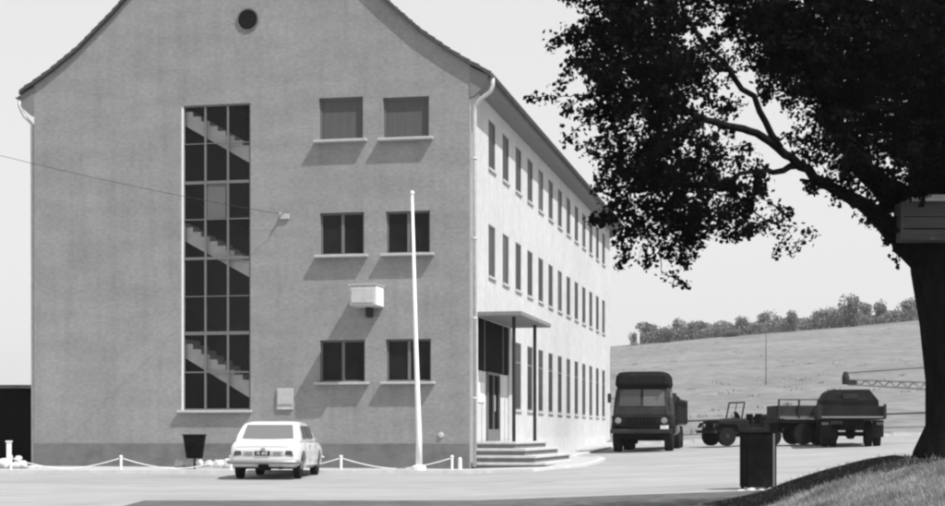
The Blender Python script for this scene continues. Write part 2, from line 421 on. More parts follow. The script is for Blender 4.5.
# eave cornices (coved) both sides, with closed ends
def cornice(sgn,y0):
    pts=[(0,11.64),(.12,11.66),(.36,11.72),(.5,11.79),(.54,11.88),(0,12.16)]; ends=[(0,11.28),(.10,11.3),(.34,11.5),(.5,11.72),(.55,11.885),(0,12.165)]
    poly=[(y0-sgn*p,z) for p,z in pts]
    MB().prism(poly,'x',.16,LN-.16).build('cornice',M['cornice'],bld)
    for xa in (-.02,LN-.159): MB().prism([(y0-sgn*p,z) for p,z in ends],'x',xa,xa+.179).build('cornice_end',M['cornice'],bld)
cornice(1,0.0); cornice(-1,WD)
# roof: pantiles in courses
def tile_roof(side):
    mb=MB(); pts=[]
    base=[]; L0=0
    fine=[]
    for (a,za),(b,zb) in zip(PROF,PROF[1:]):
        n=max(1,int(round(math.hypot(b-a,zb-za)/.30)))
        for k in range(n): fine.append((a+(b-a)*k/n,za+(zb-za)*k/n))
    fine.append(PROF[-1]); fine[0]=(-.62,11.90) if side>0 else (-.44,11.99)
    xs=rng(-.13,LN+.13,.075); rows=[]
    for i in range(len(fine)-1):
        (a,za),(b,zb)=fine[i],fine[i+1]
        rows.append((a,za+.075,.9)); rows.append((b,zb+.02,.6))
    for (a,z,m) in rows:
        for k,x in enumerate(xs):
            wave=.04*math.cos(2*math.pi*x/.3)*m
            y=a if side>0 else WD-a
            mb.v.append((x,y,z+wave))
    n=len(xs)
    for j in range(len(rows)-1):
        for i in range(n-1):
            a=j*n+i; mb.f.append((a,a+1,a+n+1,a+n))
    # thickness: underside + verge board
    und=[(p[0] if side>0 else WD-p[0],p[1]-.05) for p in fine]
    for (ya,za),(yb,zb) in zip(und,und[1:]):
        mb.add([(-.13,ya,za),(LN+.13,ya,za),(LN+.13,yb,zb),(-.13,yb,zb)],[(0,1,2,3)])
        for X in (-.13,LN+.13):
            mb.add([(X,ya,za),(X,yb,zb),(X,yb,zb+.10),(X,ya,za+.13)],[(0,1,2,3)])
    ya,za=und[0]; mb.add([(-.13,ya,za),(LN+.13,ya,za),(LN+.13,ya,za+.125),(-.13,ya,za+.125)],[(0,1,2,3)])
    mb.build('roof',M['tiles'],bld,recalc=False)
tile_roof(1); tile_roof(-1)
MB().tube([(-.15,6.785,18.57),(LN+.15,6.785,18.57)],.12,10).build('ridge_tiles',M['tiles'],bld)
# gutters and downpipes
for yg in (-.66,WD+.50):
    g=MB(); prof=[]
    for k in range(9):
        t=math.pi*k/8; prof.append((yg+.065*math.cos(t),11.87-.07*math.sin(t)))
    prof2=[(y+(-.004 if y<yg else .004),z-.004) for y,z in prof[::-1]]
    g.prism(prof+prof2,'x',-.1,LN+.1); g.build('gutter',M['gutter'],bld)
g=MB().tube([(.0,-.66,11.80),(.0,-.665,11.6),(-.0,-.60,11.42),(.05,-.30,11.22),(.08,-.13,11.05),(.09,-.11,10.8),(.09,-.11,.66)],.062,10)
for z in (2.6,4.9,7.2,9.5): g.tube([(.09,-.11,z),(.09,-.11,z+.06)],.078,10)
g.build('downpipe',M['zinc'],bld,smooth=True)
g=MB().tube([(.0,WD+.48,11.82),(.0,WD+.48,11.6),(.03,WD+.34,11.3),(.12,WD+.12,11.05),(.14,WD+.1,.66)],.055,10)
g.build('downpipe',M['zinc'],bld,smooth=True)
# entrance: recess with glazed door, side panels, canopy and posts
s0,s1,ez0,ez1,ed=EN
for a_,b_ in ((s0,2.7),(4.7,s1)): MB().b(a_,b_,.07,.12,1.38,3.5).build('entrance_panel',M['plinth_side'],bld)
MB().b(s0,s1,.03,.12,3.52,ez1).build('entrance_glazing',M['black'],bld)
d=MB().b(2.7,2.78,.0,.12,1.38,3.5).b(4.62,4.7,.0,.12,1.38,3.5).b(2.78,4.62,.0,.12,3.42,3.5).b(3.66,3.74,.01,.12,1.38,3.42).b(2.78,3.66,.01,.12,1.38,1.75).b(3.74,4.62,.01,.12,1.38,1.75)
dr=d.build('entrance_door',M['frame'],bld)
MB().b(2.78,3.66,.05,.09,1.75,3.42).b(3.74,4.62,.05,.09,1.75,3.42).build('door_glass',M['black'],dr)
MB().tube([(3.6,.0-.03,2.3),(3.6,.0-.03,2.8)],.02,6).build('handle',M['zinc'],dr)
MB().b(1.45,2.35,.04,.068,2.55,3.15).build('notice_plate',M['white'],bld)
for s in (2.2,5.2): MB().b(s-.03,s+.03,.0,.03,3.52,ez1).build('glazing_bar',M['frame'],bld)
MB().b(1.05,6.6,-1.32,-.001,5.07,5.2).build('canopy',M['conc_dark'] if False else M['cornice'],bld,bevel=.015)
for s in (1.55,5.3): MB().tube([(s,-1.0,1.38),(s,-1.0,5.07)],.055,10).build('canopy_post',M['dark_metal'],bld)
for i in range(4):
    z1=1.38-.2*i; z0=z1-.2; sa=.95-.26*i; p=1.17+.34*i; sb=6.8+.34*i
    MB().b(sa+.05,sb-.05,-p+.05,-.002,z0,z1-.075).build('step_riser',M['conc_dark'],bld)
    MB().b(sa,sb,-p,-.003,z1-.075,z1).build('step',M['concrete'],bld,bevel=.012)

# ------------------------------------------------------------------ pavement and kerb round the building
def loc2w(s,p): # s along side wall, p out from it
    a=A; return Vector((-.07+math.sin(a)*s+math.cos(a)*p, 46+math.cos(a)*s-math.sin(a)*p,0))
def zp(x,y): return max(.6,G(x,y)+.06)
inner=[];outer=[]
for x in rng(-40,-.07,2.5): 
    outer.append((x,44.25)); inner.append((x,46-(x+.07)*.2028/.979+.4))
for (s,p,io) in [(.0,1.9,.0),(.6,2.5,.3),(1.5,2.95,.6),(3,3.05,1),(5,3.0,3),(7,2.9,5),(8.5,2.5,7),(9.6,1.7,9),(11,1.3,11),(14,1.25,14),(20,1.25,20),(27,1.25,27),(34,1.25,34)]:
    q=loc2w(s,p) if s>0 else Vector((1.6,44.35,0)); outer.append((q.x,q.y)); q=loc2w(io,-.3); inner.append((q.x,q.y))
outer[len(outer)-13]=(1.6,44.3); 
pv=MB(); kb=MB()
def off(i,dist):
    a=Vector(outer[max(i-1,0)]); b=Vector(outer[min(i+1,len(outer)-1)]); t=(b-a).normalized(); nrm=Vector((-t.y,t.x)); return Vector(outer[i])+nrm*dist
for i in range(len(outer)-1):
    a,b=outer[i],outer[i+1]; c,d=inner[i+1],inner[i]
    pv.add([(a[0],a[1],zp(*a)),(b[0],b[1],zp(*b)),(c[0],c[1],zp(*c)),(d[0],d[1],zp(*d))],[(0,1,2,3)])
    ao,bo=off(i,-.16),off(i+1,-.16)
    z0,z1=zp(*a)+.006,zp(*b)+.006
    kb.add([(a[0],a[1],z0),(b[0],b[1],z1),(bo.x,bo.y,z1),(ao.x,ao.y,z0),(ao.x,ao.y,z0-.3),(bo.x,bo.y,z1-.3),(a[0],a[1],z0-.05),(b[0],b[1],z1-.05)],[(0,1,2,3),(3,2,5,4),(0,6,7,1)])
pv.build('pavement',M['pave'])['kind']='structure'
kb.build('kerb',M['kerb'])['kind']='structure'

# ------------------------------------------------------------------ things on the gable
def on_gable(px,py,out=0):
    wv=gw(px); z=gz(py,wv); return bld.matrix_basis@Vector((-out,wv,z)), z
MG=Matrix.Translation((-.07,46,0))@Matrix.Rotation(R(90)-A,4,'Z')
def gp(px,py,out=0): wv=gw(px); return MG@Vector((-out,wv,gz(py,wv)))
RZ=R(90)-A
p=gp(372,308)
b=empty('wall_light_box',p,RZ,'pale metal box standing out from the gable between the middle and lower window rows','wall box')
MB().b(-.92,-.004,-.36,.42,.0,.58).build('housing',M['concrete'],b,bevel=.03)
MB().b(-.90,-.06,-.372,-.362,.02,.56).build('sunlit_side',M['white'],b)  # whiter face: the sunlight on this side is put into the colour
MB().b(-.95,-.925,-.30,.36,.08,.50).build('front_panel',M['concrete'],b,bevel=.01)
MB().b(-.94,-.004,-.39,.45,.582,.61).build('lid',M['zinc'],b,bevel=.006)
MB().b(-.35,-.03,-.04,.10,-.28,-.004).build('bracket',M['dark_metal'],b)
p=gp(285.5,406)
b=empty('notice_box',p,RZ,'small white notice panel on the gable right of the stair window foot','notice panel')
MB().b(-.06,-.003,-.25,.25,.0,.52).build('panel',M['sill'],b,bevel=.01)
MB().b(-.075,-.062,-.22,.22,.06,.46).build('sheet',M['sill'],b)
MB().b(-.05,-.003,-.25,.25,-.1,-.002).build('lower_rail',M['concrete'],b)
p=gp(441,435); b=MB().disc_x((0,0,0),[(-.05,.04),(-.04,.08),(0,.085)],14).build('wall_tap_cover',M['concrete'],None,loc=p); b.rotation_euler=(0,0,RZ); tag(b,'small round pale cover on the gable just right of the flagpole','wall fitting')
p=gp(285,217)
b=empty('cable_bracket',p,RZ,'small white insulator bracket where the overhead cable meets the gable','bracket')
MB().b(-.06,-.002,-.14,.16,-.07,.08).build('bracket_plate',M['sill'],b,bevel=.015)
MB().tube([(-.08,.1,.04),(-.16,.1,.09)],.035,8).build('insulator',M['sill'],b)
pt=gp(285,215,.13)
pe=Vector((-22,40,11.6)); pts=[]
for i in range(25):
    t=i/24; q=pt.lerp(pe,t); q.z-=1.2*4*t*(1-t)*.35; pts.append(q)
c=MB().tube(pts,.007,6).build('overhead_cable',M['olive2']); tag(c,'thin overhead cable slanting down from the left to the gable','cable')
up=empty('utility_pole',(-22,40,H(-22,40)),0,'wooden pole carrying the thin overhead cable left of the building','utility pole')
MB().tube([(0,0,-.2),(0,0,11.4)],[.16,.1],10).build('pole',M['bark'],up); MB().tube([(0,0,11.4),(0,0,11.55)],.05,8).build('insulator',M['white'],up)
# small service cover low on gable right part
# ------------------------------------------------------------------ flagpole
pz=.6; fp=empty('flagpole',(W(419,466,44.36).x,44.36,pz),0,'tall white flagpole standing on the pavement in front of the gable','flagpole')
top=W(412.2,195,44.36)-Vector(fp.location)
MB().tube([(0,0,0),(0,0,.9),top*.5,top],[.095,.08,.06,.035],12).build('pole',M['white'],fp,smooth=True)
MB().disc_z(top+Vector((0,0,0)),[(0,.02),(.03,.06),(.09,.06),(.12,.02)],10).build('finial',M['white'],fp)
MB().disc_z((0,0,0),[(0,.2),(.1,.2),(.14,.13)],14).build('base_collar',M['white'],fp)
# ------------------------------------------------------------------ chain fence
posts=[-99,11,121,231,341,452]; FY=44.75
pl_=[ 'white fence post left of the picture edge','short white chain post beside the dark shed','short white chain post left of the litter bin','short white chain post behind the white car','short white chain post between the car and the flagpole','short white chain post nearest the building corner']
pp=[]
for i,px in enumerate(posts):
    x=(px-CX)/F*FY; pp.append(x)
    if i==0: continue
    r=empty('chain_post',(x,FY,.6),0,pl_[i],'fence post','white chain posts along the pavement')
    MB().tube([(0,0,0),(0,0,.36)],.036,8).build('post',M['white'],r)
    MB().disc_z((0,0,.36),[(0,.05),(.03,.05),(.05,.02)],8).build('cap',M['white'],r)
cl=['','white chain sagging beside the shed','white chain sagging in front of the left half of the gable','white chain running behind the white car','white chain sagging between car and flagpole foot']
cl=['white chain at the left picture edge by the shed','white chain sagging before the left part of the gable plinth','white chain passing behind the litter bin to the car','white chain passing right behind the white car','white chain sagging in front of the flagpole foot']
for i in range(5):
    a,b2=pp[i],pp[i+1]; pts=[]
    for k in range(21):
        t=k/20; u=abs(2*t-1); z=.6+.035+.30*(u**1.7)
        pts.append((a+(b2-a)*t,FY,z))
    c=MB()
    c.tube(pts,.014,6)
    o=c.build('chain',M['white'],smooth=True); tag(o,cl[i],'chain','white chains between the posts')
# end post by corner
r=empty('corner_bollard',(W(460,466,45.6).x,45.6,.6),0,'stubby white bollard right by the building corner','bollard')
MB().tube([(0,0,0),(0,0,.3)],[.06,.05],8).build('post',M['white'],r); MB().disc_z((0,0,.3),[(0,.05),(.04,.02)],8).build('cap',M['white'],r)

# litter bin on a post
x=W(194.5,470,45.4).x
lb=empty('litter_bin',(x,45.4,.6),0,'dark tapered litter bin on a thin post below the stair window','litter bin')
rings=[]
for z,hw in ((.32,.22),(.33,.235),(.98,.33),(1.0,.34)):
    rings.append([(-hw,-hw*.8,z),(hw,-hw*.8,z),(hw,hw*.8,z),(-hw,hw*.8,z)])
MB().loft(rings).build('basket',M['black'],lb,bevel=.01)
MB().tube([(0,0,0),(0,0,.35)],.03,8).build('post',M['black'],lb)
MB().b(-.35,.35,-.29,.29,1.0,1.03).build('rim',M['dark_metal'],lb)
lb.scale=(.88,.88,.97)
# whitewashed rubble edging
def stone(name,p,s,label,cat,group=None,m='stone'):
    bm=bmesh.new(); bmesh.ops.create_icosphere(bm,subdivisions=3,radius=1)
    off_=Vector((random.random()*50,random.random()*50,0))
    for v_ in bm.verts:
        k=1+.35*noise.noise(v_.co*1.3+off_)+.12*noise.noise(v_.co*4+off_); v_.co*=k
        v_.co.x*=s[0]; v_.co.y*=s[1]; v_.co.z*=s[2]; v_.co.z=max(v_.co.z,-s[2]*.5)
    me=bpy.data.meshes.new(name); bm.to_mesh(me); bm.free(); me.materials.append(M[m])
    for q in me.polygons: q.use_smooth=True
    o=bpy.data.objects.new(name,me); C.objects.link(o); o.location=p; tag(o,label,cat,group); return o
for i in range(7):
    px=180+i*9.6; q=W(px,464,45.75)
    stone('edging_stone',(q.x,45.85+random.uniform(-.06,.06),.6+.12),(random.uniform(.14,.19),.13,random.uniform(.12,.18)),'whitewashed rubble stone in the low pale edging behind the litter bin','stone','whitewashed stones edging the gable foot')

# ------------------------------------------------------------------ left dark shed
sx1=W(34,0,55).x+.9
sh=empty('dark_shed',(sx1-4,54,0),0,'dark tarred timber shed left of the building','shed')
zt=EYE+(HY-385)/F*54
MB().b(-6,4,0,5,.3,zt-.12).build('wall',M['wood_dark'],sh)
MB().b(-6.2,4.15,-.35,5.3,zt-.12,zt).build('roof',M['plinth'],sh,bevel=.02)
MB().b(-1.2,1.3,-.06,0,.62,2.6).build('door',M['black'],sh)
x=W(7,450,46).x
r=empty('gate_post',(x,46.2,.55),0,'plain white square post at the left picture edge in front of the shed','post')
MB().b(-.06,.06,-.06,.06,0,.82).build('post',M['white'],r,bevel=.01); MB().b(-.08,.08,-.08,.08,.821,.86).build('cap',M['white'],r)
q=W(19,462,46); stone('pale_stone',(q.x,46,.68),(.27,.2,.15),'wide pale stone lying in front of the dark shed','stone')
q=W(18,457,46); stone('pale_stone',(q.x,46.05,.88),(.11,.1,.09),'small white stone on top of the wide pale stone','stone')
q=W(1,462,46); stone('pale_stone',(q.x,46.1,.7),(.22,.2,.2),'pale stone at the foot of the white gate post','stone')
q=W(31,466,46.5); stone('pale_stone',(q.x,46.9,.63),(.24,.12,.06),'flat pale stone at the left corner of the building','stone')

# ------------------------------------------------------------------ vehicles
def wheel(parent,x,y,r,wd,hub='chrome',side=1,frac=.6):
    s=side
    w_=MB().disc_x((x,y,r),[(-wd/2*s,r*frac),(-wd/2*s,r*.93),(-wd/2*.8*s,r),(wd/2*.8*s,r),(wd/2*s,r*.93),(wd/2*s,r*frac)],28).build('wheel',M['rubber'],parent)
    MB().disc_x((x,y,r),[(wd/2*s*.3,r*frac),(wd/2*s*1.01,r*frac),(wd/2*s*.8,r*frac*.8),(wd/2*s*.85,r*.3),(wd/2*s*1.1,r*.22),(wd/2*s*1.1,.01)],20).build('rim',M[hub],w_,smooth=False)
    return w_
def plate(parent,x,y,z,w_,h,m='white',fg='black',n=7,name='number_plate',d=-1):
    p_=MB().b(x-w_/2,x+w_/2,min(y,y+.015*d),max(y,y+.015*d),z-h/2,z+h/2).build(name,M[m],parent)
    t=MB(); cw=w_/(n+2)
    for i in range(n):
        if i==2: continue
        cx=x-w_/2+cw*(i+1.5); y0=y+.016*d; y1=y+.02*d; a,b2=min(y0,y1),max(y0,y1)
        t.b(cx-cw*.32,cx-cw*.12,a,b2,z-h*.3,z+h*.3); t.b(cx+cw*.14,cx+cw*.34,a,b2,z-h*.3,z+h*.3) if i%2 else t.b(cx-cw*.12,cx+cw*.3,a,b2,z+h*.12,z+h*.3)
        t.b(cx-cw*.12,cx+cw*.14,a,b2,z-h*.3,z-h*.14)
    t.build('plate_characters',M[fg],p_); return p_

# white saloon, rear to the camera.  local: +y forward, rear at y=0
cz=G(-5.3,41); car=empty('white_saloon_car',(-5.23,40.0,G(-5.3,41)-.01),R(-3.5),'white four door saloon car seen from behind in front of the gable','car')
def ring(y,w1,zb,zt,crown=.05,tuck=.06):
    # closed section from bottom centre round
    hw=w1/2; h=zt-zb
    half=[(hw*.86,zb),(hw*.97,zb+h*.12),(hw,zb+h*.38),(hw*.995,zb+h*.62),(hw*.96,zb+h*.86),(hw*.86,zt),(hw*.45,zt+crown*.8)]
    pts=[(0,zb)]+half+[(0,zt+crown)]+[(-a,b) for a,b in half[::-1]]
    return [(a,y,b) for a,b in pts]
st=[(0.0,1.46,.40,.74,.01),(.03,1.58,.34,.82,.03),(.08,1.64,.31,.885,.035),(.16,1.68,.30,.925,.035),(.6,1.72,.26,.95,.04),(1.1,1.74,.25,.96,.05),(2.1,1.75,.24,.93,.05),(3.0,1.74,.24,.92,.06),(3.9,1.68,.26,.88,.06),(4.22,1.62,.32,.82,.05),(4.30,1.5,.42,.74,.03)]
body=MB().loft([ring(*a) for a in st]).build('body',M['car'],car,smooth=True)
carve(body,MB().disc_x((.87,.78,.34),[(-.42,.37),(.2,.37)],28).disc_x((-.87,.78,.34),[(-.2,.37),(.42,.37)],28).disc_x((.87,3.40,.34),[(-.42,.37),(.2,.37)],28).disc_x((-.87,3.40,.34),[(-.2,.37),(.42,.37)],28))
for p_ in body.data.polygons: p_.use_smooth=True
m_=body.modifiers.new('b','EDGE_SPLIT'); m_.split_angle=R(40)
# greenhouse
def gring(z,w1,y0,y1):
    hw=w1/2; return [(-hw,y0,z),(-hw*.85,y0-.05,z),(hw*.85,y0-.05,z),(hw,y0,z),(hw,y1,z),(hw*.85,y1+.06,z),(-hw*.85,y1+.06,z),(-hw,y1,z)]
gh=MB().loft([gring(.93,1.60,.62,3.05),gring(1.1,1.54,.76,2.80),gring(1.30,1.40,.98,2.48),gring(1.38,1.32,1.10,2.36),gring(1.425,1.12,1.28,2.18),gring(1.435,.7,1.5,2.0)]).build('cabin',M['car'],car,smooth=True)
m_=gh.modifiers.new('b','EDGE_SPLIT'); m_.split_angle=R(50)
def quadpanel(name,pts,n,material,parent,th=.012):
    n=Vector(n).normalized(); a=[Vector(p) for p in pts]; b_=[q+n*th for q in a]; k=len(a)
    return MB().add(a+b_,[tuple(range(k))[::-1],tuple(range(k,2*k))]+[(i,(i+1)%k,(i+1)%k+k,i+k) for i in range(k)]).build(name,material,parent)
quadpanel('rear_window',[(-.64,.635,.985),(.64,.635,.985),(.57,.935,1.325),(-.57,.935,1.325)],(0,-1,.85),M['carglass'],car,.03)
quadpanel('windscreen',[(-.62,3.02,1.0),(.62,3.02,1.0),(.55,2.56,1.31),(-.55,2.56,1.31)],(0,1,1),M['carglass'],car,.03)
for sg in (1,-1):
    for (a,b2,c,d) in ((1.02,1.75,1.68,1.22),(1.83,2.62,2.38,1.76)):
        quadpanel('side_window',[(sg*.80,a,1.0),(sg*.80,b2,1.0),(sg*.712,c,1.31),(sg*.712,d,1.31)],(sg,0,.25),M['darkglass'],car,.02)
    dr=MB().b(sg*.868-.004,sg*.868+.004,1.0,1.015,.35,.9).b(sg*.868-.004,sg*.868+.004,1.79,1.80,.35,.9).b(sg*.868-.004,sg*.868+.004,2.72,2.735,.35,.9).build('door_seam',M['steel_grey'],car)
    MB().b(sg*.872-.012,sg*.872+.012,1.65,1.76,.80,.82).b(sg*.872-.012,sg*.872+.012,2.55,2.67,.80,.82).build('door_handle',M['chrome'],car)
    for yy in (.78,3.40): wheel(car,sg*.72,yy,.31,.17,'chrome',sg)
    # tail lamp wraps the corner
    MB().prism([(sg*.53,.60),(sg*.735,.575),(sg*.70,.70),(sg*.55,.70)],'y',-.015,.10).build('tail_light',M['lamp_r'],car)
MB().b(-.50,.50,-.012,.05,.575,.70).build('rear_panel',M['sill'],car,bevel=.01)
plate(car,-.02,-.013,.64,.36,.11,'black','white')
for xx in (-.36,.34): MB().b(xx-.09,xx+.09,-.022,-.010,.605,.675).build('reversing_lamp',M['steel_grey'],car)
bp=MB().tube([(-.86,.4,.42),(-.86,.05,.42),(-.76,-.06,.42),(.76,-.06,.42),(.86,.05,.42),(.86,.4,.42)],.045,8).build('rear_bumper',M['steel_grey'],car,smooth=True)
MB().tube([(-.84,4.1,.47),(-.78,4.36,.47),(.78,4.36,.47),(.84,4.1,.47)],.055,8).build('front_bumper',M['steel_grey'],car,smooth=True)
for sg in (1,-1): MB().tube([(sg*.6,4.28,.66),(sg*.6,4.34,.66)],.1,14).build('headlight',M['lamp_w'],car)
MB().b(-.64,.64,-.014,-.002,.855,.862).build('boot_lid_seam',M['steel_grey'],car)
MB().b(-.05,.05,-.03,.0,.74,.77).build('boot_handle',M['chrome'],car)
MB().b(-.12,.12,-.03,.4,.22,.36).b(-.6,.6,.7,.86,.24,.34).build('underbody',M['black'],car)
MB().tube([(.4,-.02,.27),(.4,.6,.27)],.03,8).build('exhaust_pipe',M['dark_metal'],car)

car.scale=(1.03,1.0,1.02)
# lorry, front to the camera: local -y is front, rear +y
lx,ly=6.34,60; lz=G(lx,ly); lo=empty('army_lorry',(lx,ly,lz-.0),-A,'dark lorry with split windscreen facing the camera beside the white side wall','lorry')
# cab body as loft along z (front view shape)
def rr(z,w_,y0,y1,c=.12):
    hw=w_/2; return [(-hw+c,y0,z),(hw-c,y0,z),(hw,y0+c,z),(hw,y1,z),(-hw,y1,z),(-hw,y0+c,z)]
MB().loft([rr(.95,2.2,-.1,1.9),rr(1.35,2.26,-.12,1.9),rr(1.38,2.18,.02,1.9)]).build('grille_panel',M['olive'],lo,bevel=.02)
cab=MB().loft([rr(1.38,2.2,.06,1.9),rr(1.75,2.14,.12,1.9),rr(2.4,1.98,.26,1.9)]).build('cab',M['olive2'],lo,bevel=.03)
MB().loft([rr(2.401,1.92,.2,2.0),rr(2.55,2.02,.02,2.05),rr(2.85,1.96,.06,2.05),rr(3.0,1.75,.22,1.95),rr(3.04,1.3,.5,1.7)]).build('canvas_roof',M['canvas'],lo,bevel=.03)
for sg in (1,-1):
    gl=quadpanel('windscreen_pane',[(sg*.05,.135 if False else .13,1.72),(sg*.86,.13,1.72),(sg*.82,.235,2.34),(sg*.05,.235,2.34)],(0,-1,.15),M['darkglass'] if sg<0 else M['sidelight'],lo,.03)
    h=MB().tube([(sg*.86,-.12,1.17),(sg*.86,-.22,1.17)],[.14,.15],16).build('headlight',M['dark_metal'],lo)
    MB().tube([(sg*.86,-.222,1.17),(sg*.86,-.24,1.17)],[.115,.08],16).build('lens',M['lamp_w'],h)
    MB().tube([(sg*1.0,.2,2.0),(sg*1.22,.1,2.02)],.015,6).b(sg*1.22-.07,sg*1.22+.07,.07,.1,1.85,2.2).build('mirror',M['dark_metal'],lo)
    for yy in (.75,4.2,5.45): wheel(lo,sg*.97,yy,.5,.3,'olive2',sg)
    MB().prism([(.15,.98),(1.4,.98),(1.45,.7),(1.35,1.1),(.1,1.1),(.02,.7)],'x',min(sg*.82,sg*1.14),max(sg*.82,sg*1.14)).build('mudguard',M['olive'],lo)
    quadpanel('side_window',[(sg*1.06,.45,1.8),(sg*1.06,1.3,1.8),(sg*.995,1.3,2.3),(sg*.995,.5,2.3)],(sg,0,.1),M['darkglass'],lo,.03)
MB().b(.72,1.02,-.2,-.121,.86,1.0).build('front_plate',M['white'],lo)
MB().b(-1.15,1.15,-.32,-.2,.70,.86).build('bumper',M['olive2'],lo,bevel=.02)
g=MB()
for i in range(9): g.b(-.5+i*.125-.02,-.5+i*.125+.02,-.15,-.121,.98,1.32)
g.build('grille',M['black'],lo)
MB().b(-.4,.4,-.1,6.6,.6,.85).b(-.95,.95,.68,.82,.42,.55).b(-.9,.9,4.12,4.28,.42,.58).b(-.9,.9,5.37,5.53,.42,.58).b(-1.05,1.05,.02,.3,.50,.94).b(-1.1,-.3,1.6,1.65,.3,.94).build('chassis',M['black'],lo)
MB().b(-1.16,1.16,2.2,7.2,1.05,1.2).build('cargo_bed',M['olive'],lo)
for sg in (1,-1):
    MB().b(min(sg*1.12,sg*1.16),max(sg*1.12,sg*1.16),2.2,7.2,1.2,1.75).build('sideboard',M['olive2'],lo)
    g=MB()
    for yy in (2.25,3.2,4.2,5.2,6.2,7.12): g.b(sg*1.18-.03,sg*1.18+.03,yy-.04,yy+.04,1.1,2.05)
    g.b(sg*1.18-.02,sg*1.18+.02,2.2,7.2,1.97,2.03).build('stakes',M['olive'],lo)
MB().b(-1.12,1.12,2.2,2.24,1.2,2.1).b(-1.12,1.12,7.16,7.2,1.2,2.0).build('end_board',M['olive'],lo)
cn_=lambda z,w_,y0,y1:[(-w_/2,y0,z),(w_/2,y0,z),(w_/2,y1,z),(-w_/2,y1,z)]
MB().loft([cn_(1.2,2.1,4.6,7.1),cn_(1.9,2.1,4.6,7.1),cn_(2.25,1.7,4.8,7.0),cn_(2.3,1.2,5.0,6.8)]).build('tarpaulin_load',M['canvas'],lo,bevel=.06)
MB().tube([(.95,2.6,.85),(.95,3.4,.85)],.22,14).build('fuel_tank',M['steel_grey'],lo)
for sg in(1,-1): MB().b(sg*.75-.02,sg*.75+.02,.03,.1,2.3,2.34).build('wiper',M['black'],lo)

# jeep side view, nose to the left (local -x is front? build along y then rotate): local +y forward
jx=W(743,440,64).x; jz=G(jx,64); jp=empty('open_jeep',(jx,64,jz),R(110),'small open military jeep with upright windscreen frame, nose to the left','jeep')
prof=[(-1.45,.55),(-1.45,1.0),(-.55,1.0),(-.50,.72),(.05,.72),(.12,1.02),(.45,1.06),(1.45,.98),(1.50,.62),(1.45,.5)]
jb=MB().prism(prof,'x',-.68,.68).build('body',M['olive'],jp,bevel=.03)
MB().prism([(.5,1.065),(1.4,.99),(1.42,1.02),(.48,1.11)],'x',-.5,.5).build('bonnet',M['olive'],jp,bevel=.02)
for sg in (1,-1):
    a,b2=min(sg*.52,sg*.82),max(sg*.52,sg*.82)
    MB().prism([(.55,.62),(.72,.92),(1.5,.92),(1.62,.72),(1.5,.87),(.76,.86),(.6,.62)],'x',a,b2).build('mudguard',M['olive'],jp)
    wheel(jp,sg*.64,1.1,.38,.2,'olive2',sg); wheel(jp,sg*.64,-.95,.38,.2,'olive2',sg)
    MB().b(sg*.35-.22,sg*.35+.22,-.45,.0,.7,.86).b(sg*.35-.22,sg*.35+.22,-.55,-.45,.7,1.28).build('seat',M['canvas'],jp,bevel=.03)
    MB().tube([(sg*.45,1.46,.78),(sg*.45,1.54,.78)],.09,12).build('headlight',M['lamp_w'],jp)
ws_=MB().tube([(-.62,.42,1.05),(-.62,.28,1.72),(.62,.28,1.72),(.62,.42,1.05)],.035,6).tube([(0,.42,1.05),(0,.28,1.72)],.02,6).build('windscreen_frame',M['dark_metal'],jp)
MB().b(-.75,.75,1.58,1.7,.5,.62).b(-.7,.7,-1.56,-1.45,.5,.6).build('bumper',M['dark_metal'],jp)
MB().b(-.45,.45,-1.3,1.4,.36,.5).b(-.6,.6,1.05,1.15,.33,.43).b(-.6,.6,-1.0,-.9,.33,.43).build('chassis',M['black'],jp)
MB().tube([(.3,.3,1.1),(.3,.12,1.2)],.02,6).tube([(.3,.12,1.2),(.3,.1,1.21)],.19,16).build('steering_wheel',M['black'],jp)
MB().tube([(-.1,-1.46,.95),(-.1,-1.64,.95)],.37,20).build('spare_wheel',M['rubber'],jp)
MB().tube([(-.62,-.6,1.0),(-.62,-.62,1.1)],.04,6).prism([(-1.4,1.01),(-.7,1.01),(-.75,1.16),(-1.0,1.26),(-1.35,1.2)],'x',-.55,.55).build('folded_hood',M['canvas'],jp,bevel=.05)

# trailer with tandem axles, side-on
tx=W(812,440,62).x; tz=G(tx,62); tr=empty('cargo_trailer',(tx,62,tz),R(2),'dark two axle cargo trailer standing side on between the jeep and the flatbed truck','trailer')
MB().b(-1.55,1.6,-.95,.95,.85,.98).build('deck',M['olive'],tr)
MB().b(-1.56,1.61,-1.0,-.951,1.0,1.09).build('deck_rail',M['steel_grey'],tr)
for yy in (-.97,.93): MB().b(-1.5,1.55,yy,yy+.03,1.1,1.5).build('sideboard',M['olive2'],tr)
for xx in (-1.55,1.55): MB().b(xx-.02,xx+.02,-.9,.9,1.0,1.5).build('end_board',M['olive'],tr)
g=MB()
for xx in (-1.52,-.75,.0,.75,1.52): g.b(xx-.035,xx+.035,-1.03,-.98,1.0,1.72)
g.b(-1.55,1.55,-1.03,-1.0,1.70,1.735); g.build('stake',M['dark_metal'],tr)
MB().b(-1.4,1.4,-.4,.4,.62,.85).b(-.62,-.48,-.8,.8,.35,.5).b(.33,.47,-.8,.8,.35,.5).b(-1.5,-1.3,-.7,.7,.5,.85).build('chassis',M['black'],tr)
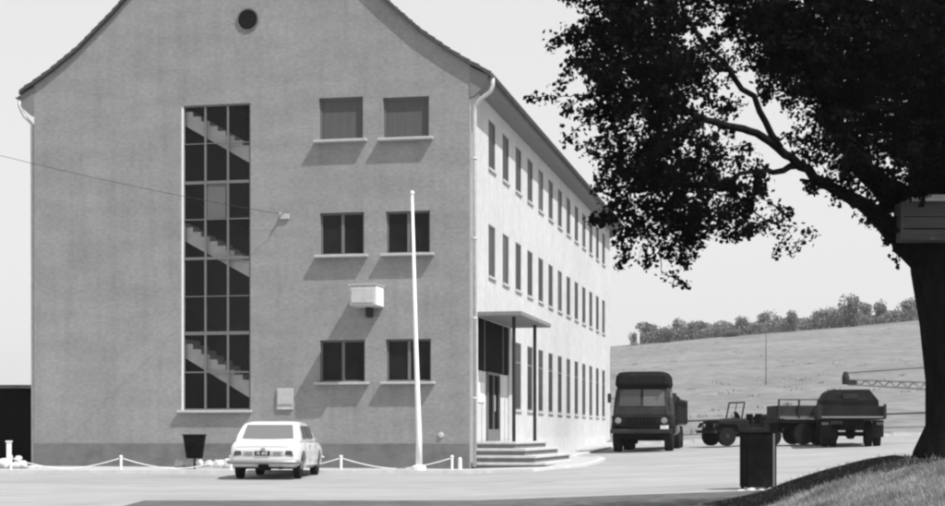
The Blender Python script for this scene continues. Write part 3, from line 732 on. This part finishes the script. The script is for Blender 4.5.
def wheel_y(parent,x,y,r,wd,sg):
    g=MB(); n=26
    def rg(prof):
        return [[(x+rr_*math.cos(2*math.pi*k/n),y+dy,r+rr_*math.sin(2*math.pi*k/n)) for k in range(n)] for dy,rr_ in prof]
    w_=MB().loft(rg([(-wd/2,r*.6),(-wd/2,r*.93),(-wd/2*.8,r),(wd/2*.8,r),(wd/2,r*.93),(wd/2,r*.6)])).build('wheel',M['rubber'],parent)
    MB().loft(rg([(sg*wd*.2,r*.6),(sg*wd*.51,r*.58),(sg*wd*.42,r*.45),(sg*wd*.5,r*.2),(sg*wd*.5,.01)])).build('rim',M['olive2'],w_)
for xx in (-.55,.40):
    for sg in (-1,1): wheel_y(tr,xx,sg*.85,.40,.22,sg)

# flatbed truck seen from behind
fx=W(851,446,57).x; fz=G(fx,57); ft=empty('flatbed_truck',(fx,56.8,fz),R(-9),'dark flatbed truck seen from behind with rounded cab and small rear window','truck')
MB().b(-1.14,1.14,0,3.6,.98,1.1).build('cargo_bed',M['olive'],ft)
MB().b(-1.15,1.15,-.06,-.001,1.03,1.09).build('bed_edge',M['steel_grey'],ft)
MB().b(-1.12,1.12,-.04,-.001,1.095,1.45).build('tailgate',M['olive'],ft,bevel=.01)
for sg in (1,-1):
    MB().b(sg*1.13-.02,sg*1.13+.02,0,3.6,1.1,1.45).build('sideboard',M['olive'],ft)
    MB().b(sg*1.12-.05,sg*1.12+.05,-.10,-.06,1.0,1.52).build('corner_post',M['dark_metal'],ft)
    for k_ in (.92,.62): wheel(ft,sg*k_,.9,.45,.24,'olive2',sg)
    wheel(ft,sg*.9,4.6,.45,.24,'olive2',sg)
    MB().b(sg*.95-.12,sg*.95+.12,-.12,-.06,.78,.88).build('tail_light',M['lamp_r'],ft)
    MB().b(sg*.9-.2,sg*.9+.2,.2,.24,.35,.95).build('mud_flap',M['rubber'],ft)
def cr(z,w_,y0,y1): hw=w_/2; return [(-hw,y0,z),(hw,y0,z),(hw,y1,z),(-hw,y1,z)]
MB().loft([cr(.7,2.0,3.7,5.2),cr(1.5,2.0,3.7,5.2),cr(1.75,1.9,3.72,5.0),cr(2.05,1.55,3.8,4.8),cr(2.13,1.2,3.95,4.6)]).build('cab',M['olive'],ft,bevel=.05)
MB().b(-.32,.18,3.66,3.72,1.72,1.93).build('rear_window',M['darkglass'],ft)
MB().loft([cr(1.11,1.95,.3,3.5),cr(1.66,1.88,.35,3.5),cr(2.06,1.28,.6,3.3)]).build('tarpaulin_load',M['canvas'],ft,bevel=.02)
MB().b(-.28,.22,.36,.50,1.72,1.9).build('canvas_window',M['olive2'],ft)
MB().loft([cr(.6,1.7,5.2,6.4),cr(1.3,1.5,5.2,6.35)]).build('bonnet',M['olive'],ft,bevel=.05)
MB().b(-.4,.4,.1,6.3,.62,.97).b(-.9,.9,.82,.98,.38,.54).b(-.9,.9,4.52,4.68,.38,.54).build('chassis',M['black'],ft)
MB().disc_z((0,.9,.28),[(0,.1),(.1,.18),(.3,.18),(.36,.1)],12).build('differential',M['black'],ft)
plate(ft,-.55,-.07,.86,.4,.12,'olive2','black')

# crane with lattice boom, body behind the big trunk
cxx=W(985,430,80).x; czz=G(cxx,74.0); 
cr0=Vector((cxx,69.5,G(cxx,69.5)))
cn=empty('mobile_crane',cr0,0,'crane vehicle with lowered lattice boom reaching left from behind the big tree','crane')
MB().b(-2.2,2.6,-1.1,1.1,.75,1.05).build('chassis',M['dark_metal'],cn)
MB().b(-1.0,1.4,-.9,.9,1.05,2.4).build('crane_house',M['olive'],cn,bevel=.05)
MB().b(1.5,2.5,-1,1,1.05,2.2).build('cab',M['olive'],cn,bevel=.08)
MB().b(1.7,2.3,-1.02,-1.0,1.55,2.05).build('cab_window',M['darkglass'],cn)
for xx in (-1.5,1.9):
    for sg in (-1,1): wheel_y(cn,xx,sg*1.0,.48,.28,sg)
tipw=W(848,382,69.5)-cr0; basew=Vector((-1.0,0,1.75))
bm_=MB(); n=16
def lat(t,k): 
    c=basew.lerp(tipw,t); h=.19*(1-.55*t)+.02; oy=.18*(1-.4*t)
    return c+Vector((0,(oy if k&1 else -oy),(h if k&2 else -h)))
for k_ in range(4): bm_.tube([lat(0,k_),lat(1,k_)],.03,5)
for i in range(n):
    for (a,b2) in ((0,2),(1,3)):
        bm_.tube([lat(i/n,a),lat((i+.5)/n,b2)],.017,4).tube([lat((i+.5)/n,b2),lat((i+1)/n,a)],.017,4)
bm_.build('lattice_boom',M['frame'],cn)
MB().disc_z(tipw+Vector((-.1,0,-.1)),[(0,.15),(.3,.17),(.55,.09)],10).b(tipw.x-.05,tipw.x+.35,tipw.y-.15,tipw.y+.15,tipw.z-.09,tipw.z+.07).build('boom_head',M['dark_metal'],cn)
MB().tube([tipw+Vector((0,0,.4)),Vector((.4,0,3.2)),Vector((.6,0,2.3))],.02,4).build('hoist_cable',M['dark_metal'],cn)

# ------------------------------------------------------------------ far fence, masts
ff=empty('rail_fence',(0,0,0),0,'long low fence with a dark top rail between the yard and the meadow','fence')
fx_=rng(9.5,70,3.0); g=MB(); FYy=74.2
top_=[(x,FYy,G(x,FYy)+.98) for x in fx_]; low_=[(x,FYy,G(x,FYy)+.34) for x in fx_]
MB().tube(top_,.05,6).build('top_rail',M['post_dark'],ff); MB().tube(low_,.02,6).build('lower_rail',M['post_dark'],ff)
for x in fx_: MB().b(x-.04,x+.04,FYy-.04,FYy+.04,G(x,FYy)-.1,G(x,FYy)+1.0).build('post',M['frame'],ff)
def mast(px,ytop,ybase_d,r,label):
    x=(px-CX)/F*ybase_d; z=H(x,ybase_d); h=EYE+(HY-ytop)/F*ybase_d-z
    o=empty('mast',(x,ybase_d,z),0,label,'mast'); MB().tube([(0,0,-.2),(0,0,h)],[r,r*.6],6).build('pole',M['frame'],o)
    MB().tube([(-.25*r*10,0,h-.1),(.25*r*10,0,h-.1)],r*.5,5).build('crossbar',M['frame'],o)
mast(766,322,130,.05,'very thin pale mast rising from the meadow against the tree line')
mast(787.5,402,90,.11,'short dark post on the meadow above the trailer')

# ------------------------------------------------------------------ dark bin on the verge
BD=31.0; bx=(758-CX)/F*BD; bz=H(bx,BD)
db=empty('refuse_bin',(bx,BD,bz),R(12),'tall black rectangular refuse container at the edge of the grass verge','bin')
MB().b(-.235,.235,-.17,.17,.05,.87).build('body',M['black'],db,bevel=.015)
MB().b(-.25,.25,-.185,.185,.87,.9).build('lid',M['black'],db,bevel=.01)
MB().b(.17,.20,-.18,-.171,.05,.87).build('edge_strip',M['frame'],db)
for sx in (-.2,.2):
    for sy in (-.13,.13): MB().b(sx-.02,sx+.02,sy-.02,sy+.02,-.1,.05).build('leg',M['dark_metal'],db)
db.scale=(1.27,1.27,1.27)
for i,(dx,dy,s_) in enumerate([(-.33,-.35,.05),(-.16,-.3,.07),(-.02,-.4,.05),(.12,-.35,.06),(-.27,-.25,.04),(.25,-.3,.05)]):
    x,y=bx+dx*1.3,BD+dy*1.3; stone('rubble_stone',(x,y,H(x,y)+.02),(s_*1.3,s_,s_*.8),'small pale rubble stone lying at the foot of the black container','stone','rubble at the foot of the black container','concrete')

# ------------------------------------------------------------------ big tree
TY=22.0; tbx=(957-CX)/F*TY; tb=Vector((tbx,TY,H(tbx,TY)))
tree=empty('lime_tree',tb,0,'huge dark broadleaf tree on the grassy verge overhanging the yard from the right','tree')
def tw(px,py,d): return W(px,py,d)-tb
tk=MB(); tk.tube([Vector((-.12,0,-.4)),Vector((-.06,0,0)),tw(960,430,22),tw(963,380,22),tw(958,320,22),tw(950,270,22),tw(950,225,22),tw(955,150,22.2),tw(965,60,22.6),tw(960,-60,22.8),tw(940,-200,22.6)],[.62,.54,.5,.49,.5,.54,.6,.6,.5,.38,.16],18)
# bark displacement
tk.v=[(x+.07*noise.noise(Vector((x*3,y*3,z*.8))),y+.05*noise.noise(Vector((x*3+9,y*3,z*.8))),z) for x,y,z in tk.v]
tk.build('trunk',M['bark'],tree,smooth=True)
BR=[
 ([(948,290,22.1),(912,246,21.8),(893,230,21.6),(862,205,21.2),(825,182,20.9),(800,166,20.6),(778,147,20.3),(757,136,20.1),(735,127,19.9),(705,121,19.6),(680,108,19.4),(650,85,19.2),(620,60,19),(595,40,18.8)],[.22,.2,.15,.095,.07,.062,.055,.05,.048,.042,.035,.028,.02,.01]),
 ([(800,166,20.6),(775,170,20.4),(750,172,20.2),(725,180,20),(690,200,19.8)],[.05,.036,.03,.025,.012]),
 ([(930,215,22),(890,195,21.7),(860,165,21.4),(835,120,21.2),(812,70,21),(790,20,20.8),(775,-40,20.6)],[.3,.17,.14,.12,.1,.08,.05]),
 ([(862,205,21.2),(835,188,21.1),(800,180,21)],[.05,.035,.02]),
 ([(778,147,20.3),(760,110,20),(735,75,19.8),(700,40,19.6),(680,0,19.4)],[.045,.04,.035,.03,.02]),
 ([(705,121,19.6),(670,140,19.4),(640,170,19.3),(625,205,19.2)],[.035,.028,.02,.01]),
 ([(690,200,19.8),(668,225,19.7),(658,255,19.6),(662,275,19.6)],[.015,.01,.007,.004]),
 ([(725,180,20),(745,205,20),(775,222,20),(798,230,20)],[.02,.014,.008,.004]),
 ([(950,120,22.3),(900,60,22),(860,10,21.8),(820,-60,21.6)],[.3,.2,.14,.08]),
 ([(650,85,19.2),(610,92,19),(575,97,18.9),(556,98,18.8)],[.025,.015,.008,.004]),
 ([(960,60,22.6),(1010,-20,22.8),(1060,-110,23)],[.3,.18,.08]),
]
bb=MB()
for pts,rd in BR:
    q=[]; rq=[]
    for i in range(len(pts)-1):
        for k_ in range(3):
            t=k_/3; a,b2=pts[i],pts[i+1]; q.append(tw(*(a[j]+(b2[j]-a[j])*t for j in range(3)))+Vector([random.uniform(-.03,.03) for _ in range(3)])); rq.append(rd[i]+(rd[i+1]-rd[i])*t)
    q.append(tw(*pts[-1])); rq.append(rd[-1]); bb.tube(q,rq,7)
# ellipses of foliage: px,py,rx,ry,density,depth
EL=[(640,12,48,34,1,19.3),(612,50,36,30,.8,19),(655,60,48,42,1.1,19.2),(606,100,22,20,.4,18.9),(648,110,46,36,1,19.1),(640,158,40,30,1,19.2),(697,82,26,26,.5,19.6),(680,145,42,36,1,19.3),(622,198,20,24,.6,19.2),(660,212,38,24,.85,19.5),(702,190,46,30,1,19.7),(742,208,34,24,.8,20),(735,165,30,16,.5,19.8),(735,112,20,18,.3,19.9),(700,230,24,16,.6,19.8),(634,240,8,18,.4,19.5),(660,262,6,16,.4,19.6),(664,238,10,14,.4,19.6),(690,240,8,10,.35,19.7),
 (790,226,14,7,.3,20),(802,236,5,7,.3,20),(574,34,20,10,.35,18.9),(568,98,17,6,.3,18.8),(582,66,14,8,.3,18.9),(590,124,12,7,.25,19),(596,5,26,16,.45,19),
 (740,6,38,24,.9,20.2),(770,30,40,32,1.1,20.6),(815,28,55,40,1.3,21),(875,30,55,45,1.2,21.6),(930,50,50,60,1.5,21.2),(800,78,28,34,1,20.8),(845,85,42,42,1.2,21),(895,105,50,50,1.4,21.3),(930,150,42,46,1.5,21.2),(835,128,28,26,.75,20.9),(862,160,26,24,.7,21.1),(880,190,20,20,.7,21.3),(895,215,14,18,.6,21.5),(822,150,16,12,.3,21),(850,196,14,7,.25,21.1),(872,214,14,8,.35,21.3),(888,228,10,8,.4,21.5),(835,180,18,9,.2,21),(800,158,12,8,.2,20.7),(762,52,10,10,.2,20.4),(815,175,10,6,.2,20.9),(895,240,8,10,.25,21.6),
 (640,-50,70,45,1,19.6),(730,-50,70,45,1,20.4),(820,-60,80,50,1,21),(910,-60,80,50,1,21.6),(980,-40,70,60,1,22.6),(1010,60,60,60,.8,23.4),(860,-150,110,60,.8,21.8),(740,-140,90,50,.8,20.8),(1000,-140,90,60,.7,23),(1040,-20,60,60,.7,23.6),(900,-230,100,50,.7,22.4)]
lf=MB(); rnd=random.Random(11)
def leaf(p,s):
    n=Vector((rnd.gauss(0,1),rnd.gauss(0,1),rnd.gauss(0,1.0)+.5)).normalized()
    u=n.orthogonal().normalized(); u.rotate(Matrix.Rotation(rnd.uniform(0,6.28),3,n)); v_=n.cross(u)
    a=len(lf.v); l=s; w_=s*.42
    lf.v += [tuple(p-u*l*.5),tuple(p+v_*w_-u*l*.1),tuple(p+u*l*.5),tuple(p-v_*w_-u*l*.1)]
    lf.f.append((a,a+1,a+2,a+3))
for (ex,ey,rx,ry,de,dd) in EL:
    area=math.pi*rx*ry; nc=int(area*de*(1.35 if de>=1 and ey<110 else 1)/95)+2
    th=min(rx,ry)/F*dd*1.1+.25
    for _ in range(nc):
        r_=math.sqrt(rnd.random())*(1.0 if rnd.random()<.85 else 1.12); t=rnd.uniform(0,6.28)
        c=tw(ex+rx*r_*math.cos(t),ey+ry*r_*math.sin(t),dd+rnd.uniform(-th,th))
        # a spray: a thin twig that arches outwards and down, side twigs, leaves close along them
        L_=rnd.uniform(.2,.42)*(.75 if ex<625 else 1); dr_=Vector((rnd.gauss(-.02,.7),rnd.gauss(0,.8),rnd.gauss(-.1,.45))).normalized()
        tp=[c+dr_*(L_*k_/4)+Vector((0,0,-.10*L_*(k_/4)**2*3)) for k_ in range(5)]
        bb.tube(tp,[.007,.006,.005,.004,.003],4,caps=False)
        for k_ in range(rnd.randint(34,62)):
            u_=rnd.random()**.8*4; i_=min(3,int(u_)); q=tp[i_].lerp(tp[i_+1],u_-i_); sp=.085*(1.15-u_/5)
            leaf(q+Vector((rnd.gauss(0,sp),rnd.gauss(0,sp),rnd.gauss(-.01,sp*.7))),rnd.uniform(.035,.085))
for _ in range(1500):   # unseen crown right of the trunk, added to throw shade on the verge
    c=Vector((rnd.uniform(6.35,10.2),rnd.uniform(20.3,22.9),rnd.uniform(5.2,7.2)))-tb
    for k_ in range(16): leaf(c+Vector((rnd.gauss(0,.14),rnd.gauss(0,.14),rnd.gauss(0,.1))),rnd.uniform(.09,.14))
bb.tube([tw(950,150,22.2),Vector((7.8,21.8,5.6))-tb,Vector((9.6,21.5,6.6))-tb],[.25,.12,.03],7)
bb.build('branches',M['bark'],tree,smooth=True)
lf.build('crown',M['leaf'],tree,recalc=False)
# board fixed to the trunk
nb=empty('plank_board',W(955,241,21.1),0,'weathered plank box with a pale top ledge fixed across the big tree trunk','board')
sc_=21.1/F
x0,x1=(899-955)*sc_,(1015-955)*sc_
for i,(ya,yb) in enumerate(((217.5,203),(229,218),(241,230))):
    MB().b(x0+.01*i,x1,-.1,.22,(241-ya)*sc_,(241-yb)*sc_-.003).build('plank',M['wood'],nb,bevel=.006)
MB().b(x0,x0+.03,-.104,-.1,0,(241-203)*sc_).build('end_batten',M['wood'],nb)
MB().b(x0+.12,x1+.05,-.17,.25,(241-202.5)*sc_,(241-199.5)*sc_).build('ledge',M['sill'],nb)
MB().b((925-955)*sc_,x1+.05,-.19,.25,(241-199.4)*sc_,(241-196.8)*sc_).build('top_sheet',M['sill'],nb)

# tree shade on the verge, painted as a dark strip along its yard edge
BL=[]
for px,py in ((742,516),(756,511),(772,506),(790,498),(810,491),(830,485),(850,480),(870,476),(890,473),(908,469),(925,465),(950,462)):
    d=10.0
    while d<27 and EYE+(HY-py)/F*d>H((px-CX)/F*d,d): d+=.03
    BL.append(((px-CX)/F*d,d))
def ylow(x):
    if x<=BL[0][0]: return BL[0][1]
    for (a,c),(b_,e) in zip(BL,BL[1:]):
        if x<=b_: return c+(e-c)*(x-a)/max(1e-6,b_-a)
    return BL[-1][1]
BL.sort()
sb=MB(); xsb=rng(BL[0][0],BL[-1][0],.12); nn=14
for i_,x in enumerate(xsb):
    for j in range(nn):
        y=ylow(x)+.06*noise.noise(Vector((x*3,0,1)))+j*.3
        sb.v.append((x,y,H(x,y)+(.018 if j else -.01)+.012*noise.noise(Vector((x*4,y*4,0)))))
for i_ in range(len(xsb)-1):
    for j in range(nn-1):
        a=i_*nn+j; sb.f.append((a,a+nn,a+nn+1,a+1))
M['verge_shade']=mat('painted_shade',.022,.98,amp=.5,scale=6,bump=.6,bscale=25,bdist=.03,spec=.03)
sb.build('shade_strip',M['verge_shade'],smooth=True)['kind']='structure'
# grass on the verge
gr=MB(); rnd=random.Random(5); cnt=0
while cnt<52000:
    y=11+15*rnd.random()**.8; x=rnd.uniform(2.2,8.0)
    m_=mound(x,y)
    if m_<.02+.03*rnd.random(): continue
    if x/y>.335: continue
    dens=.5+.9*noise.noise(Vector((x*1.6,y*1.6,0)))
    if rnd.random()>dens+.45: continue
    if y>ylow(x)+rnd.gauss(0,.12) and rnd.random()<.96: continue
    z=H(x,y)-.01; h=rnd.uniform(.03,.085)*(1+.6*noise.noise(Vector((x*2,y*2,7)))); a=rnd.uniform(0,3.14); lx_,ly_=rnd.gauss(0,.4)*h,rnd.gauss(0,.4)*h; w_=rnd.uniform(.005,.010)
    k_=len(gr.v); gr.v+=[(x-w_*math.cos(a),y-w_*math.sin(a),z),(x+w_*math.cos(a),y+w_*math.sin(a),z),(x+lx_,y+ly_,z+h)]; gr.f.append((k_,k_+1,k_+2)); cnt+=1
tag(gr.build('grass',M['blade'],recalc=False),'short dry grass covering the raised verge under the big tree','grass',kind='stuff')

# ------------------------------------------------------------------ far trees on the hill crest
def far_tree(seed,tall):
    rn=random.Random(seed); root=empty('hill_tree',(0,0,0))
    cr_=MB(); lobes=[(rn.uniform(-.3,.3),rn.uniform(-.3,.3),rn.uniform(.35,.8),rn.uniform(.18,.34)) for _ in range(9)]+[(0,0,.25,.3),(.2,0,.2,.25),(-.2,.1,.2,.25)]
    for (a,b_,c,r_) in lobes:
        for _ in range(150):
            d_=Vector((rn.gauss(0,1),rn.gauss(0,1),rn.gauss(0,1))).normalized()*r_*(.55+.5*rn.random()); p=Vector((a,b_,c))+d_
            if p.z<0.02: continue
            n=Vector((rn.gauss(0,1),rn.gauss(0,1),rn.gauss(0,1))).normalized(); u=n.orthogonal().normalized(); v_=n.cross(u); s_=rn.uniform(.018,.045)
            k_=len(cr_.v); cr_.v+=[tuple(p+u*s_),tuple(p+v_*s_),tuple(p-u*s_),tuple(p-v_*s_)]; cr_.f.append((k_,k_+1,k_+2,k_+3))
    cr_.build('crown',M['leaf_far'],root,recalc=False)
    MB().tube([(0,0,-.1),(0,0,.3),(.03,0,.6)],[.035,.025,.01],6).build('trunk',M['bark'],root)
    return root
protos=[far_tree(i,1) for i in range(4)]
FT=[(634,331,10,345,'tiny bush-like tree at the left end of the hill tree line'),(652,320,31,343,'round bushy tree, first large one from the left on the hill'),(668,323,16,342,'small tree just right of the first round hill tree'),(679,317,15,341,'narrow upright tree, second from the left on the hill'),(692,320,20,341,'low tree right of the narrow upright one on the hill'),(706,319,26,340,'broad tree in the left middle of the hill line'),(721,323,20,339,'low spreading tree in a dip of the hill line'),(733,327,18,338,'short shrubby tree before the middle of the hill line'),(743,315,20,338,'pointed tree near the thin mast on the hill'),(756,322,20,337,'low tree just left of the thin mast on the hill'),(768,308,26,336,'taller rounded tree behind the thin mast'),(781,318,18,335,'small tree right of the thin mast'),(793,309,16,334,'slim tree rising right of the mast on the hill'),(804,316,20,333,'low dense tree right of the slim one on the hill'),(822,306,30,331,'wide tree in the right middle of the hill line'),(838,304,26,330,'tree adjoining the tallest one on the hill'),(854,293,24,328,'tallest tree of the hill line, above the flatbed truck'),(867,300,22,326,'tree just right of the tallest hill tree'),(881,297,16,325,'thin upright tree near the right end of the hill line'),(892,312,14,323,'short tree beside a gap at the right end of the hill line'),(908,297,28,321,'tree at the right end of the hill line beside the big trunk'),(930,300,30,319,'hill tree hidden largely behind the big trunk'),(950,298,30,317,'hill tree at the right picture edge')]
for i,(px,yt,wd,yb,lab) in enumerate(FT[:21]):
    pr=protos[i%4]; o=pr if i<4 else copy_tree(pr)
    d_=298+random.uniform(-8,8); x=(px-CX)/F*d_; z=H(x,d_); h=(EYE+(HY-yt)/F*d_)-z
    o.location=(x,d_,z-.2); o.rotation_euler=(0,0,random.uniform(0,6)); wdm=wd/F*d_/1.05; o.scale=(wdm,wdm,max(1.5,h)/1.02)
    tag(o,lab,'tree','trees along the hill crest')
rnd=random.Random(3)
# low scrub joining the tree line
scb=MB()
for _ in range(20000):
    px=rnd.uniform(640,925); d_=296+rnd.uniform(-4,4); x=(px-CX)/F*d_; hh=1.9+1.6*noise.noise(Vector((x*.25,0,0)))
    p=Vector((x,d_,H(x,d_)+rnd.random()*max(.2,hh)*1.1)); n=Vector((rnd.gauss(0,1),rnd.gauss(0,1),rnd.gauss(0,1))).normalized(); u=n.orthogonal().normalized(); v_=n.cross(u); s_=rnd.uniform(.08,.2)
    k_=len(scb.v); scb.v+=[tuple(p+u*s_),tuple(p+v_*s_),tuple(p-u*s_),tuple(p-v_*s_)]; scb.f.append((k_,k_+1,k_+2,k_+3))
tag(scb.build('hill_scrub',M['leaf_far'],recalc=False),'low scrub filling the gaps under the trees on the hill crest','scrub',kind='stuff')

rnd=random.Random(9); tf=MB()
for _ in range(450):
    y=80+200*rnd.random()**1.3; x=rnd.uniform(.06,.36)*y
    if rnd.random()>.35+1.3*noise.noise(Vector((x*.05,y*.05,4))): continue
    for k_ in range(14):
        h=rnd.uniform(.1,.28); a=rnd.uniform(0,3.14); px_,py_=x+rnd.gauss(0,.35),y+rnd.gauss(0,.35); z=H(px_,py_)-.03
        q=len(tf.v); tf.v+=[(px_-.06*math.cos(a),py_-.06*math.sin(a),z),(px_+.06*math.cos(a),py_+.06*math.sin(a),z),(px_+rnd.gauss(0,.1),py_+rnd.gauss(0,.1),z+h)]; tf.f.append((q,q+1,q+2))
tag(tf.build('meadow_tufts',M['blade'],recalc=False),'scattered taller grass tufts on the dry meadow slope','grass tufts',kind='stuff')
# ------------------------------------------------------------------ haze
hz=MB().b(-345,345,-42,645,-8,45)
hm=bpy.data.materials.new('haze_air'); hm.use_nodes=True; nt=hm.node_tree; nt.nodes.remove(nt.nodes['Principled BSDF'])
pvn=nt.nodes.new('ShaderNodeVolumePrincipled'); pvn.inputs['Color'].default_value=(.9,.9,.9,1); pvn.inputs['Density'].default_value=.00018; pvn.inputs['Anisotropy'].default_value=.3
nt.links.new(pvn.outputs[0],nt.nodes['Material Output'].inputs['Volume'])
HAZE=True
if HAZE:
    o=hz.build('haze',hm); o['kind']='stuff'; o['label']='thin summer haze hanging in the air over the whole yard and hill'; o['category']='haze'
